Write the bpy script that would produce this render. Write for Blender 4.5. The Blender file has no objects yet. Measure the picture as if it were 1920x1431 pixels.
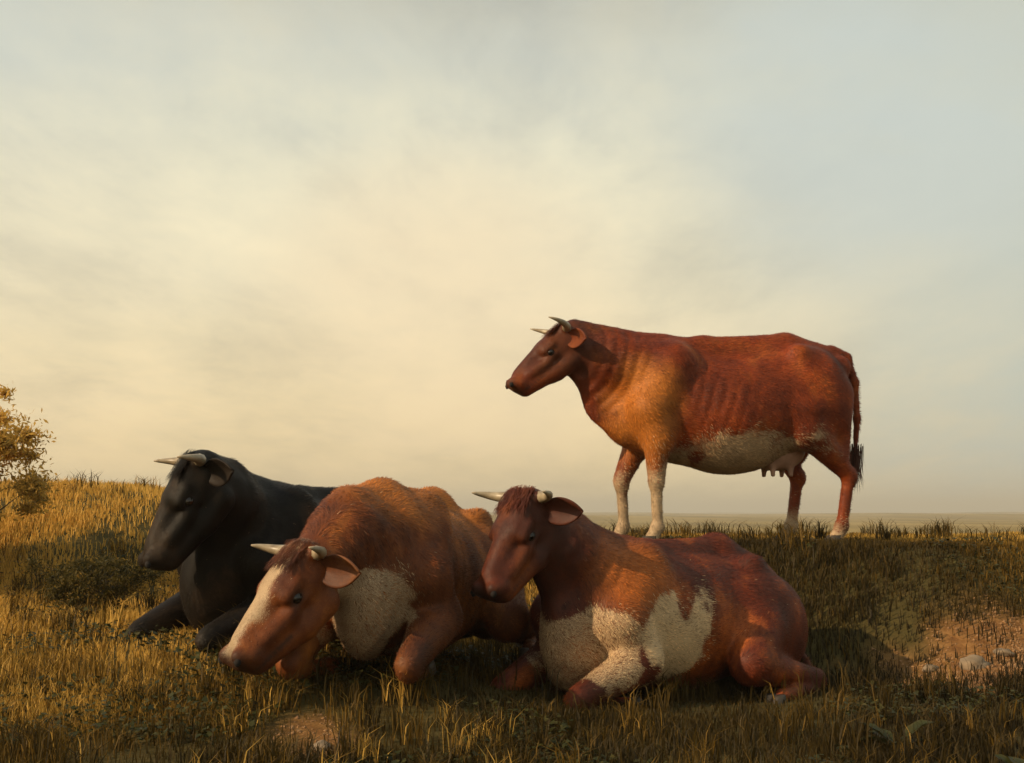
import bpy, math, random
import numpy as np
from mathutils import Vector, Matrix, Euler, noise as mnoise

random.seed(7); rng = np.random.default_rng(7)
sc = bpy.context.scene
C = sc.collection
R = math.radians

# ------------------------------------------------------------------ camera
EYE = .98; FPX = 2318.0; HY = 962.0
cam_d = bpy.data.cameras.new('camera'); cam = bpy.data.objects.new('camera', cam_d); C.objects.link(cam)
cam_d.lens = 36*FPX/1920; cam_d.sensor_width = 36; cam_d.clip_start = .05; cam_d.clip_end = 9000
cam.location = (0, 0, EYE)
cam.rotation_euler = (R(90)+math.atan((HY-715.5)/FPX), 0, 0)
sc.camera = cam
sc.view_settings.view_transform = 'Standard'; sc.view_settings.look = 'None'
sc.view_settings.gamma = 1; sc.view_settings.use_curve_mapping = False
sc.view_settings.exposure = 0.0
sc.render.resolution_x = 1024; sc.render.resolution_y = 763

# ------------------------------------------------------------------ light
SUN_TO = Vector((-0.74, -0.40, 0.47)).normalized()
sun_el = math.asin(SUN_TO.z); sun_az = math.atan2(SUN_TO.x, SUN_TO.y)
sd = bpy.data.lights.new('sun', 'SUN'); sun = bpy.data.objects.new('sun', sd); C.objects.link(sun)
sd.energy = 4.6; sd.angle = R(0.6); sd.color = (1.0, .76, .48)
sun.rotation_euler = (-SUN_TO).to_track_quat('-Z', 'Y').to_euler()
sun.location = (-20, 10, 20)

class NT:
    """tiny node tree helper"""
    def __init__(s, tree): s.t = tree; s.n = tree.nodes; s.l = tree.links
    def add(s, typ, **kw):
        n = s.n.new(typ); ins = kw.pop('ins', {})
        for k, v in kw.items(): setattr(n, k, v)
        for k, v in ins.items():
            if isinstance(v, bpy.types.NodeSocket): s.l.new(v, n.inputs[k])
            else: n.inputs[k].default_value = v
        return n
    def math(s, op, a, b=0.0, c=0.0, clamp=False):
        n = s.n.new('ShaderNodeMath'); n.operation = op; n.use_clamp = clamp
        for i, v in enumerate((a, b, c)):
            if isinstance(v, bpy.types.NodeSocket): s.l.new(v, n.inputs[i])
            else: n.inputs[i].default_value = v
        return n.outputs[0]
    def mix(s, f, a, b, blend='MIX'):
        n = s.n.new('ShaderNodeMix'); n.data_type = 'RGBA'; n.blend_type = blend
        for i, v in ((0, f), (6, a), (7, b)):
            if isinstance(v, bpy.types.NodeSocket): s.l.new(v, n.inputs[i])
            else: n.inputs[i].default_value = v if i == 0 or len(v) == 4 else (*v, 1)
        return n.outputs[2]
    def ramp(s, fac, stops, interp='LINEAR'):
        n = s.n.new('ShaderNodeValToRGB'); cr = n.color_ramp; cr.interpolation = interp
        while len(cr.elements) < len(stops): cr.elements.new(.5)
        for e, (p, c) in zip(cr.elements, stops):
            e.position = p; e.color = (*c, 1) if not isinstance(c, float) else (c, c, c, 1)
        s.l.new(fac, n.inputs[0]); return n.outputs[0]
    def noise(s, vec, scale, detail=4, rough=.55, dist=0.0):
        n = s.add('ShaderNodeTexNoise', ins={'Scale': scale, 'Detail': detail, 'Roughness': rough, 'Distortion': dist})
        if vec is not None: s.l.new(vec, n.inputs['Vector'])
        return n.outputs['Fac']
    def mapping(s, vec, loc=(0,0,0), rot=(0,0,0), scale=(1,1,1)):
        n = s.add('ShaderNodeMapping', ins={'Location': loc, 'Rotation': rot, 'Scale': scale}); s.l.new(vec, n.inputs['Vector']); return n.outputs[0]

def srgb(r, g, b):
    f = lambda c: (c/255/12.92) if c/255 <= .04045 else ((c/255+.055)/1.055)**2.4
    return (f(r), f(g), f(b))

# world: daylight sky with high evening cloud
w = bpy.data.worlds.new('World'); sc.world = w; w.use_nodes = True
wt = NT(w.node_tree); wt.n.clear()
sky = wt.add('ShaderNodeTexSky', sky_type='NISHITA', sun_disc=False, sun_elevation=sun_el, sun_rotation=sun_az,
             air_density=1.2, dust_density=4.0, ozone_density=1.0)
tc = wt.add('ShaderNodeTexCoord').outputs['Generated']
sep = wt.add('ShaderNodeSeparateXYZ'); wt.l.new(tc, sep.inputs[0])
# project the view direction on a cloud layer so clouds flatten and crowd toward the horizon
zc = wt.math('ADD', wt.math('MAXIMUM', sep.outputs[2], 0.0), 0.14)
cv = wt.add('ShaderNodeCombineXYZ', ins={0: wt.math('DIVIDE', sep.outputs[0], zc), 1: wt.math('DIVIDE', sep.outputs[1], zc), 2: 0.0}).outputs[0]
n1 = wt.noise(wt.mapping(cv, (3.1, 1.7, 0), (0, 0, .3), (1.0, .8, 1)), .62, 9, .56, .35)
n2 = wt.noise(wt.mapping(cv, (7.1, 4.2, 0), (0, 0, -.2), (1.2, .5, 1)), 1.6, 8, .6, .2)
cover = wt.ramp(wt.math('ADD', wt.math('MULTIPLY', n1, .75), wt.math('MULTIPLY', n2, .25)), [(.40, 0.0), (.60, 1.0)], 'EASE')
# warm near horizon, greyer above
elev = wt.math('MAXIMUM', sep.outputs[2], 0.0)
base = wt.ramp(elev, [(0.0, srgb(240, 212, 156)), (.07, srgb(239, 215, 168)), (.17, srgb(234, 220, 184)), (.29, srgb(226, 221, 193)), (.355, srgb(205, 203, 183)), (.40, srgb(184, 180, 160)), (1.0, srgb(150, 160, 165))])
gap = wt.ramp(elev, [(0.0, srgb(232, 205, 152)), (.08, srgb(230, 208, 162)), (.2, srgb(222, 212, 180)), (.33, srgb(198, 201, 188)), (1.0, srgb(130, 150, 170))])
ccol = wt.mix(cover, gap, base)
n4 = wt.noise(wt.mapping(cv, (1.3, 9.2, 0), (0, 0, .5), (1.6, 1.0, 1)), 3.2, 9, .62, .5)
shade = wt.ramp(wt.math('ADD', wt.math('MULTIPLY', n2, .72), wt.math('MULTIPLY', n4, .28)), [(.34, (.80, .81, .84)), (.49, (.97, .97, .97)), (.62, (1.07, 1.05, 1.02))])
ccol = wt.mix(1.0, ccol, shade, 'MULTIPLY')
# cooler toward the right where the sun is not
rt = wt.math('MULTIPLY', wt.math('SUBTRACT', sep.outputs[0], .08, 0, ), 2.6, 0, True)
ccol = wt.mix(wt.math('MULTIPLY', rt, .95), ccol, srgb(182, 186, 172))
def glow(dx, dz, r0, r1):
    d0 = Vector((dx, 1, dz)).normalized(); n = wt.add('ShaderNodeVectorMath', operation='DOT_PRODUCT', ins={1: d0}); wt.l.new(tc, n.inputs[0])
    return wt.ramp(n.outputs['Value'], [(math.cos(R(r1)), 0.0), (math.cos(R(r0)), 1.0)], 'EASE')
ccol = wt.mix(wt.math('MULTIPLY', wt.math('MULTIPLY', glow(-.06, .14, 0, 11), .5), wt.ramp(n1, [(.35, .35), (.6, 1.0)])), ccol, srgb(240, 214, 172))
ccol = wt.mix(wt.math('MULTIPLY', wt.math('MULTIPLY', glow(.33, .34, 0, 12), .6), wt.ramp(n1, [(.45, 1.0), (.62, .15)])), ccol, srgb(190, 200, 196))
ccol = wt.mix(wt.math('MULTIPLY', wt.math('MULTIPLY', glow(.45, .03, 0, 12), .8), wt.ramp(n2, [(.4, 1.0), (.65, .3)])), ccol, srgb(178, 188, 180))
b1 = wt.add('ShaderNodeBackground', ins={'Strength': .012}); wt.l.new(sky.outputs[0], b1.inputs[0])
b2 = wt.add('ShaderNodeBackground', ins={'Strength': 1.11}); wt.l.new(ccol, b2.inputs[0])
ad = wt.add('ShaderNodeAddShader'); wt.l.new(b1.outputs[0], ad.inputs[0]); wt.l.new(b2.outputs[0], ad.inputs[1])
wo = wt.add('ShaderNodeOutputWorld'); wt.l.new(ad.outputs[0], wo.inputs[0])

# ------------------------------------------------------------------ helpers
def mat(name):
    m = bpy.data.materials.new(name); m.use_nodes = True; t = NT(m.node_tree)
    return m, t, t.n['Principled BSDF']

def link(o, parent=None):
    C.objects.link(o)
    if parent: o.parent = parent
    return o

def mesh_obj(name, verts, faces, m=None, parent=None, smooth=True):
    me = bpy.data.meshes.new(name)
    verts = np.asarray(verts, dtype=np.float32).reshape(-1, 3)
    if isinstance(faces, np.ndarray):
        k = faces.shape[1]; n = len(faces)
        me.vertices.add(len(verts)); me.vertices.foreach_set('co', verts.ravel())
        me.loops.add(n*k); me.loops.foreach_set('vertex_index', faces.astype(np.int32).ravel())
        me.polygons.add(n); me.polygons.foreach_set('loop_start', np.arange(0, n*k, k, dtype=np.int32))
        me.update(calc_edges=True)
    else:
        me.from_pydata(verts.tolist(), [], faces)
    if smooth: me.polygons.foreach_set('use_smooth', np.ones(len(me.polygons), dtype=bool))
    if m: me.materials.append(m)
    me.validate()
    return link(bpy.data.objects.new(name, me), parent)

def attr(o, name, vals):
    a = o.data.attributes.new(name, 'FLOAT', 'POINT'); a.data.foreach_set('value', np.asarray(vals, dtype=np.float32))

def tag(o, label=None, cat=None, group=None, kind=None):
    for k, v in (('label', label), ('category', cat), ('group', group), ('kind', kind)):
        if v: o[k] = v
    return o

def empty(name, loc, rz=0, s=1.0):
    o = bpy.data.objects.new(name, None); o.location = loc; o.rotation_euler = (0, 0, rz); o.scale = (s, s, s)
    o.empty_display_size = .2
    return link(o)

def tube(pts, rad, seg=8, cap=True):
    """tapered tube through points"""
    pts = [Vector(p) for p in pts]; V = []; F = []
    up = Vector((0, 0, 1)); last = None
    for i, p in enumerate(pts):
        t = (pts[min(i+1, len(pts)-1)]-pts[max(i-1, 0)]).normalized()
        a = t.cross(up if last is None else last)
        if last is None and a.length < 1e-3: a = t.cross(Vector((1, 0, 0)))
        a.normalize(); b = t.cross(a).normalized()
        if last is not None: pass
        last = b if last is None else (last - t*last.dot(t)).normalized()
        u = last; v = t.cross(u)
        for k in range(seg):
            th = 2*math.pi*k/seg
            V.append(p + (u*math.cos(th)+v*math.sin(th))*rad[i])
    for i in range(len(pts)-1):
        for k in range(seg):
            F.append((i*seg+k, i*seg+(k+1) % seg, (i+1)*seg+(k+1) % seg, (i+1)*seg+k))
    if cap:
        F.append(tuple(range(seg))[::-1]); F.append(tuple((len(pts)-1)*seg+k for k in range(seg)))
    return V, F

# ------------------------------------------------------------------ terrain height
def sstep(a, b, x):
    t = np.clip((x-a)/(b-a), 0, 1); return t*t*(3-2*t)

def vnoise(x, y, seed=0):
    """cheap smooth value noise, arrays"""
    xi = np.floor(x).astype(np.int64); yi = np.floor(y).astype(np.int64); fx = x-xi; fy = y-yi
    fx = fx*fx*(3-2*fx); fy = fy*fy*(3-2*fy)
    def h(a, b):
        n = (a*374761393 + b*668265263 + seed*1442695041) & 0xffffffff
        n = ((n ^ (n >> 13))*1274126177) & 0xffffffff
        return ((n ^ (n >> 16)) & 0xffff)/65535.0
    return (h(xi, yi)*(1-fx)+h(xi+1, yi)*fx)*(1-fy)+(h(xi, yi+1)*(1-fx)+h(xi+1, yi+1)*fx)*fy

def fbm(x, y, oct=4, seed=0):
    s = 0; a = .5
    for i in range(oct):
        s = s+a*(vnoise(x*2**i, y*2**i, seed+i)-.5); a *= .5
    return s

def ground_z(x, y):
    x = np.asarray(x, dtype=float); y = np.asarray(y, dtype=float)
    z = 0.06*sstep(2, 6, y)
    # bank under the black cow on the left
    z = z + .30*np.exp(-(((x+1.9)/1.25)**2+((y-6.7)/1.5)**2)) + .12*np.exp(-(((x+.8)/.9)**2+((y-6.0)/1.1)**2))
    z = z + .25*sstep(-1.6, -3.4, x)*sstep(4.5, 7.5, y)*(1-sstep(12, 30, y))
    # knoll on the right carrying the standing cow
    k = sstep(7.0, 8.3, y - .10*np.sin(x*2.1)) * sstep(-.35, 1.0, x) * (1-sstep(11, 19, y))
    z = z + .70*k
    # ochre bank behind the black cow on the left
    z = z + .86*sstep(7.4, 10.2, y+.12*np.sin(x*1.7))*sstep(.5, -1.3, x+.08*np.sin(y*3))*(1-sstep(13, 24, y))
    # low lip in front right with bare earth
    z = z + .10*sstep(1.9, 2.8, x)*sstep(5.6, 6.9, y)*(1-sstep(7.2, 8.0, y))
    z = z + .05*fbm(x*1.1+11, y*1.1, 4, 3) + .02*fbm(x*5, y*5, 3, 9)*(y < 40)
    # falls to a plain beyond
    z = z - .9*sstep(10, 40, y)
    far = sstep(60, 900, y)
    z = z + far*10*fbm(x*.004+5, y*.004+2, 3, 21)
    return z

def gz(x, y): return float(ground_z(x, y))

# ------------------------------------------------------------------ materials
def earth_mask(x, y):
    """where bare earth shows: 0..1"""
    a = 1.1*np.exp(-(((x-3.1)/1.25)**2+((y-6.95)/.80)**2)*1.0)
    b = .8*np.exp(-(((x+.78)/.30)**2+((y-4.95)/.26)**2))
    n = fbm(x*3+2, y*3+7, 4, 31)
    return np.clip((a+b+n*.9-.35)*3, 0, 1)

gm, t, p = mat('ground_soil')
oc = t.add('ShaderNodeNewGeometry').outputs['Position']
f1 = t.noise(oc, 1.3, 8, .6); f2 = t.noise(oc, 14, 8, .65); f3 = t.noise(t.mapping(oc, scale=(1, .22, 1)), .03, 5, .55)
cs = t.ramp(f2, [(.3, (.030, .021, .008)), (.55, (.060, .042, .014)), (.75, (.10, .07, .025))])
cg = t.ramp(f1, [(.3, (.055, .048, .012)), (.7, (.13, .095, .026))])
col = t.mix(.5, cs, cg)
ea = t.add('ShaderNodeAttribute', attribute_name='earth').outputs['Fac']
ce = t.ramp(f2, [(.3, (.12, .05, .015)), (.55, (.25, .12, .038)), (.8, (.36, .19, .07))])
col = t.mix(ea, col, ce)
fa = t.add('ShaderNodeAttribute', attribute_name='far').outputs['Fac']
cf = t.ramp(f3, [(.35, (.18, .13, .045)), (.5, (.26, .185, .065)), (.65, (.33, .235, .09))])
col = t.mix(fa, col, cf)
t.l.new(col, p.inputs['Base Color']); p.inputs['Roughness'].default_value = .95; p.inputs['Specular IOR Level'].default_value = .15
bm_ = t.add('ShaderNodeBump', ins={'Strength': .7, 'Distance': .03}); t.l.new(f2, bm_.inputs['Height']); t.l.new(bm_.outputs[0], p.inputs['Normal'])

def grid_mesh(name, xs, ys, m):
    X, Y = np.meshgrid(xs, ys); Z = ground_z(X, Y)
    n, k = X.shape
    idx = np.arange(n*k).reshape(n, k)
    F = np.stack([idx[:-1, :-1].ravel(), idx[:-1, 1:].ravel(), idx[1:, 1:].ravel(), idx[1:, :-1].ravel()], 1)
    o = mesh_obj(name, np.stack([X.ravel(), Y.ravel(), Z.ravel()], 1), F, m)
    attr(o, 'earth', earth_mask(X, Y).ravel()); attr(o, 'far', sstep(9, 30, Y).ravel())
    return o
# rings of rising spacing: x and y coordinate lists that are dense near the herd
def spaced(lo, hi, dense_lo, dense_hi, d, g):
    a = list(np.arange(dense_lo, dense_hi, d)); s = d; x = dense_hi
    while x < hi: a.append(x); s *= g; x += s
    a.append(hi); s = d; x = dense_lo - d; left = []
    while x > lo: left.append(x); s *= g; x -= s
    left.append(lo); return np.array(left[::-1]+a)
ground = grid_mesh('ground', spaced(-3000, 3000, -5, 5, .05, 1.09), spaced(-40, 5000, 2.0, 11, .05, 1.07), gm)
tag(ground, kind='structure')

# ------------------------------------------------------------------ grass
def leaf_mat(name, stops, trans=.35, rough=.6):
    m, t, p = mat(name)
    a = t.add('ShaderNodeAttribute', attribute_name='tint').outputs['Fac']
    c = t.ramp(a, stops)
    t.l.new(c, p.inputs['Base Color']); p.inputs['Roughness'].default_value = rough; p.inputs['Specular IOR Level'].default_value = .2
    tr = t.add('ShaderNodeBsdfTranslucent'); t.l.new(c, tr.inputs[0])
    mx = t.add('ShaderNodeMixShader', ins={0: trans}); t.l.new(p.outputs[0], mx.inputs[1]); t.l.new(tr.outputs[0], mx.inputs[2])
    t.l.new(mx.outputs[0], t.n['Material Output'].inputs[0]); return m
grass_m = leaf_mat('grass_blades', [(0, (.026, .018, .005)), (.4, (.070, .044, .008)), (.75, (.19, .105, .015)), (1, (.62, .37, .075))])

def blades(name, X, Y, H, W, m, tint, lean=.5, kind='stuff'):
    n = len(X); Z = ground_z(X, Y)
    th = rng.uniform(0, 2*np.pi, n); la = rng.uniform(0, 2*np.pi, n); L = H*lean*rng.uniform(.2, 1, n)
    wx, wy = np.cos(th)*W, np.sin(th)*W; lx, ly = np.cos(la)*L, np.sin(la)*L
    P = np.zeros((n, 5, 3), dtype=np.float32)
    P[:, 0] = np.stack([X-wx, Y-wy, Z-.01], 1); P[:, 1] = np.stack([X+wx, Y+wy, Z-.01], 1)
    P[:, 2] = np.stack([X-wx*.7+lx*.3, Y-wy*.7+ly*.3, Z+H*.6], 1); P[:, 3] = np.stack([X+wx*.7+lx*.3, Y+wy*.7+ly*.3, Z+H*.6], 1)
    P[:, 4] = np.stack([X+lx, Y+ly, Z+H*(1-lean*.25)], 1)
    b = np.arange(n)[:, None]*5
    F = np.concatenate([b+[0, 1, 3], b+[0, 3, 2], b+[2, 3, 4]]).reshape(-1, 3)
    o = mesh_obj(name, P.reshape(-1, 3), F, m); attr(o, 'tint', np.repeat(tint, 5))
    return tag(o, kind=kind)

def scatter(n, y0, y1, pw, margin=1.15):
    """random points inside the view fan, denser near"""
    u = rng.random(n); Y = y0*(y1/y0)**(u**pw)
    X = (rng.random(n)*2-1)*Y*.42*margin
    return X, Y
def make_grass():
    X, Y = scatter(260000, 2.4, 14, 1.0); X2, Y2 = scatter(150000, 6.2, 12, 1.0); X = np.concatenate([X, X2]); Y = np.concatenate([Y, Y2])
    cl = fbm(X*2.2, Y*2.2, 4, 5)*2; e = earth_mask(X, Y)
    keep = (rng.random(len(X)) > e*.93) & (rng.random(len(X)) < .6+cl)
    X, Y, cl = X[keep], Y[keep], cl[keep]
    H = (.035+.05*rng.random(len(X))**2+.06*np.clip(cl, 0, 1))*(1+.10*np.clip(Y-5, 0, 8)*.3)
    knoll = sstep(7, 8.3, Y)*sstep(-.4, 1, X); H *= (1-.35*knoll)
    for cx_, cy_, ra, rb in ((-1.3, 6.4, .9, .7), (-.7, 5.7, .75, .9), (.5, 6.1, 1.2, .75)): H *= 1-.55*np.exp(-(((X-cx_)/ra)**2+((Y-cy_)/rb)**2)**2)
    W = .0016+.0012*rng.random(len(X))+.0004*np.clip(Y-4, 0, 10)
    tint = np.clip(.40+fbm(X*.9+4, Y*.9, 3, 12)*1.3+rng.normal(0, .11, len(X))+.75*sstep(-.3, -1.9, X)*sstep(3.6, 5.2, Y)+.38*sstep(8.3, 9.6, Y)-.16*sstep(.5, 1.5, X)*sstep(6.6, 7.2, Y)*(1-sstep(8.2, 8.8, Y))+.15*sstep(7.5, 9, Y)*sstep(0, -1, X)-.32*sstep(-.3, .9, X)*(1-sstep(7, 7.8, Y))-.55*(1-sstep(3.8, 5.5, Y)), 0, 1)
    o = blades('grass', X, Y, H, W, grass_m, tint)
    tag(o, 'short olive and straw coloured pasture grass growing around the resting cattle', 'grass')
    n = 70000; Y = 13*(75/13)**rng.random(n); X = (rng.random(n)*2-1)*Y*.5; k = fbm(X*.35, Y*.35, 3, 61)*2+.5 > rng.random(n)*.9; X, Y = X[k], Y[k]; n = len(X)
    o = blades('meadow_grass', X, Y, rng.uniform(.05, .16, n)*(1+fbm(X*.3, Y*.3, 2, 5)), .003+.0005*Y, grass_m, np.clip(.72+fbm(X*.2, Y*.2, 3, 15)*.9+rng.normal(0, .12, n), 0, 1))
    tag(o, 'straw coloured meadow grass running back onto the plain', 'grass')
    # longer tufts
    cx, cy = scatter(900, 2.6, 13, 1.0); X = []; Y = []; H = []; T = []
    for a, b in zip(cx, cy):
        if earth_mask(np.array(a), np.array(b)) > .6: continue
        k = random.randint(18, 45); r = random.uniform(.02, .07); h = random.uniform(.10, .24); tt = random.uniform(.1, .9)*(1 if a < 0 else .7)
        X += list(a+rng.normal(0, r, k)); Y += list(b+rng.normal(0, r, k)); H += list(h*rng.uniform(.5, 1.1, k)); T += list(np.clip(tt+rng.normal(0, .12, k), 0, 1))
    X, Y, H, T = map(np.array, (X, Y, H, T))
    o = blades('grass_tufts', X, Y, H, .0022+.0003*Y*rng.random(len(X)), grass_m, T, .75)
    tag(o, 'longer wiry tufts of grass standing out of the short pasture', 'grass')
make_grass()
def make_clover():
    X, Y = scatter(60000, 2.5, 9, 1.0); c = fbm(X*1.6+30, Y*1.6, 3, 44); k = (c > .03)*(earth_mask(X, Y) < .4); X, Y = X[k > 0], Y[k > 0]; n = len(X)
    Z = ground_z(X, Y)+rng.uniform(.015, .06, n); r = rng.uniform(.006, .014, n); th = rng.uniform(0, 6.283, n)
    tx, ty = rng.normal(0, .35, n), rng.normal(0, .35, n); P = []
    for j in range(6):
        a = th+j*math.pi/3; q = r*(1.25 if j % 2 == 0 else .8); P.append(np.stack([X+q*np.cos(a), Y+q*np.sin(a), Z+q*(np.cos(a)*tx+np.sin(a)*ty)], 1))
    o = mesh_obj('clover', np.stack(P, 1).reshape(-1, 3), np.arange(n)[:, None]*6+np.arange(6), clover_m, smooth=False)
    attr(o, 'tint', np.repeat(np.clip(rng.normal(.45, .2, n), 0, 1), 6)); tag(o, 'low clover and weed leaves among the grass in the foreground', 'clover', kind='stuff')
clover_m = leaf_mat('clover_leaf', [(0, (.022, .026, .008)), (.5, (.05, .05, .012)), (1, (.11, .085, .02))], .25, .5)
make_clover()

# ------------------------------------------------------------------ signed distance cow bodies
class Field:
    def __init__(s, lo, hi, h):
        s.lo = np.array(lo, dtype=np.float32); s.h = h
        n = np.ceil((np.array(hi)-np.array(lo))/h).astype(int)+1; s.n = n
        s.ax = [np.float32(lo[i]+h*np.arange(n[i])) for i in range(3)]
        s.D = np.full(tuple(n), 9.0, dtype=np.float32)
    def _sub(s, lo, hi):
        sl = []
        for i in range(3):
            a = max(0, int((lo[i]-s.lo[i])/s.h)-1); b = min(s.n[i], int((hi[i]-s.lo[i])/s.h)+3); sl.append(slice(a, max(b, a+1)))
        sl = tuple(sl)
        X = s.ax[0][sl[0]][:, None, None]; Y = s.ax[1][sl[1]][None, :, None]; Z = s.ax[2][sl[2]][None, None, :]
        return sl, X, Y, Z
    def _merge(s, sl, d, k):
        a = s.D[sl]; hh = np.clip(.5+.5*(a-d)/k, 0, 1)
        s.D[sl] = a+(d-a)*hh - k*hh*(1-hh)
    def cone(s, a, b, ra, rb, k=.05, M=None):
        if M is not None: a = M @ Vector(a); b = M @ Vector(b)
        a = np.array(a, dtype=np.float32); b = np.array(b, dtype=np.float32)
        m = max(ra, rb)+k*1.5+.02
        sl, X, Y, Z = s._sub(np.minimum(a, b)-m, np.maximum(a, b)+m)
        d = b-a; L2 = float(d@d)+1e-9
        px, py, pz = X-a[0], Y-a[1], Z-a[2]
        t = np.clip((px*d[0]+py*d[1]+pz*d[2])/L2, 0, 1)
        q = np.sqrt((px-t*d[0])**2+(py-t*d[1])**2+(pz-t*d[2])**2)
        s._merge(sl, q-(ra+(rb-ra)*t), k)
    def ell(s, c, r, k=.06, rot=(0, 0, 0), M=None):
        Rm = Euler(rot).to_matrix()
        if M is not None: c = M @ Vector(c); Rm = M.to_3x3().normalized() @ Rm
        c = np.array(c, dtype=np.float32); m = max(r)+k*1.5+.02
        sl, X, Y, Z = s._sub(c-m, c+m); Rn = np.array(Rm, dtype=np.float32).T
        x, y, z = X-c[0], Y-c[1], Z-c[2]
        u = (Rn[0, 0]*x+Rn[0, 1]*y+Rn[0, 2]*z)/r[0]; v = (Rn[1, 0]*x+Rn[1, 1]*y+Rn[1, 2]*z)/r[1]; w_ = (Rn[2, 0]*x+Rn[2, 1]*y+Rn[2, 2]*z)/r[2]
        k0 = np.sqrt(u*u+v*v+w_*w_); k1 = np.sqrt((u/r[0])**2+(v/r[1])**2+(w_/r[2])**2)+1e-6
        s._merge(sl, k0*(k0-1)/k1, k)
    def mesh(s):
        D = s.D; S = D < 0
        nx, ny, nz = D.shape
        cnt = np.zeros((nx-1, ny-1, nz-1), dtype=np.float32); acc = [np.zeros_like(cnt) for _ in range(3)]
        corners = [(i, j, k) for i in (0, 1) for j in (0, 1) for k in (0, 1)]
        def cs(c): return tuple(slice(c[i], c[i]+D.shape[i]-1) for i in range(3))
        for a in corners:
            for ax in range(3):
                if a[ax] == 0:
                    b = list(a); b[ax] = 1
                    da, db = D[cs(a)], D[cs(tuple(b))]; cr = (da < 0) != (db < 0)
                    tt = np.where(cr, da/np.where(cr, da-db, 1), 0)
                    cnt += cr
                    for q in range(3):
                        acc[q] += np.where(cr, a[q]+(tt if q == ax else 0), 0)
        act = cnt > 0; ids = np.full(act.shape, -1, dtype=np.int64); I = np.argwhere(act); ids[act] = np.arange(len(I))
        V = np.stack([acc[q][act]/cnt[act] for q in range(3)], 1)+I
        V = V*s.h+s.lo
        F = []
        for ax in range(3):
            u, v = [(1, 2), (2, 0), (0, 1)][ax]
            sa = [slice(1, -1)]*3; sa[ax] = slice(0, D.shape[ax]-1); sb = list(sa); sb[ax] = slice(1, D.shape[ax])
            A, B = S[tuple(sa)], S[tuple(sb)]
            for flag in (True, False):
                E = np.argwhere((A != B) & (A == flag))
                off = np.ones(3, dtype=int); off[ax] = 0; E = E+off
                du = np.zeros(3, int); du[u] = 1; dv = np.zeros(3, int); dv[v] = 1
                q = [ids[tuple((E-du-dv).T)], ids[tuple((E-dv).T)], ids[tuple(E.T)], ids[tuple((E-du).T)]]
                if not flag: q = q[::-1]
                F.append(np.stack(q, 1))
        F = np.concatenate(F); F = F[(F >= 0).all(1)]
        return V.astype(np.float32), F

def head_M(poll, pitch, yaw=0, roll=0, s=1.0):
    """head frame: x toward the muzzle, z out of the forehead"""
    s *= 1.06
    return Matrix.Translation(poll) @ Euler((R(roll), R(pitch), R(yaw)), 'XYZ').to_matrix().to_4x4() @ Matrix.Scale(s, 4)

def head_field(f, M):
    c = lambda a, b, ra, rb, k=.025: f.cone(a, b, ra, rb, k, M)
    f.ell((.085, 0, -.01), (.125, .118, .125), .03, M=M)
    c((.00, .03, .06), (.17, .045, .050), .055, .055); c((.00, -.03, .06), (.17, -.045, .050), .055, .055)
    c((.16, 0, .045), (.38, 0, .010), .066, .060)
    for s in (-1, 1):
        c((.08, .060*s, -.105), (.20, .055*s, -.105), .066, .058)           # cheek
        c((.20, .055*s, -.105), (.41, .030*s, -.065), .052, .046)           # jaw
        c((.125, .086*s, .045), (.185, .088*s, .040), .034, .030, .012)     # brow
        c((.14, .092*s, -.008), (.20, .084*s, -.012), .026, .024, .012)     # lower lid
        c((.21, .070*s, -.025), (.34, .052*s, -.015), .040, .042)
        f.ell((.448, .048*s, .016), (.036, .030, .034), .012, M=M)          # nostril wings
        c((-.005, .055*s, .070), (-.01, .092*s, .068), .042, .032, .02)     # horn bosses
    f.ell((.415, 0, -.018), (.066, .096, .060), .025, M=M)                  # broad muzzle
    f.ell((.395, 0, -.082), (.058, .066, .032), .012, M=M)                  # lower lip and chin

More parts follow.
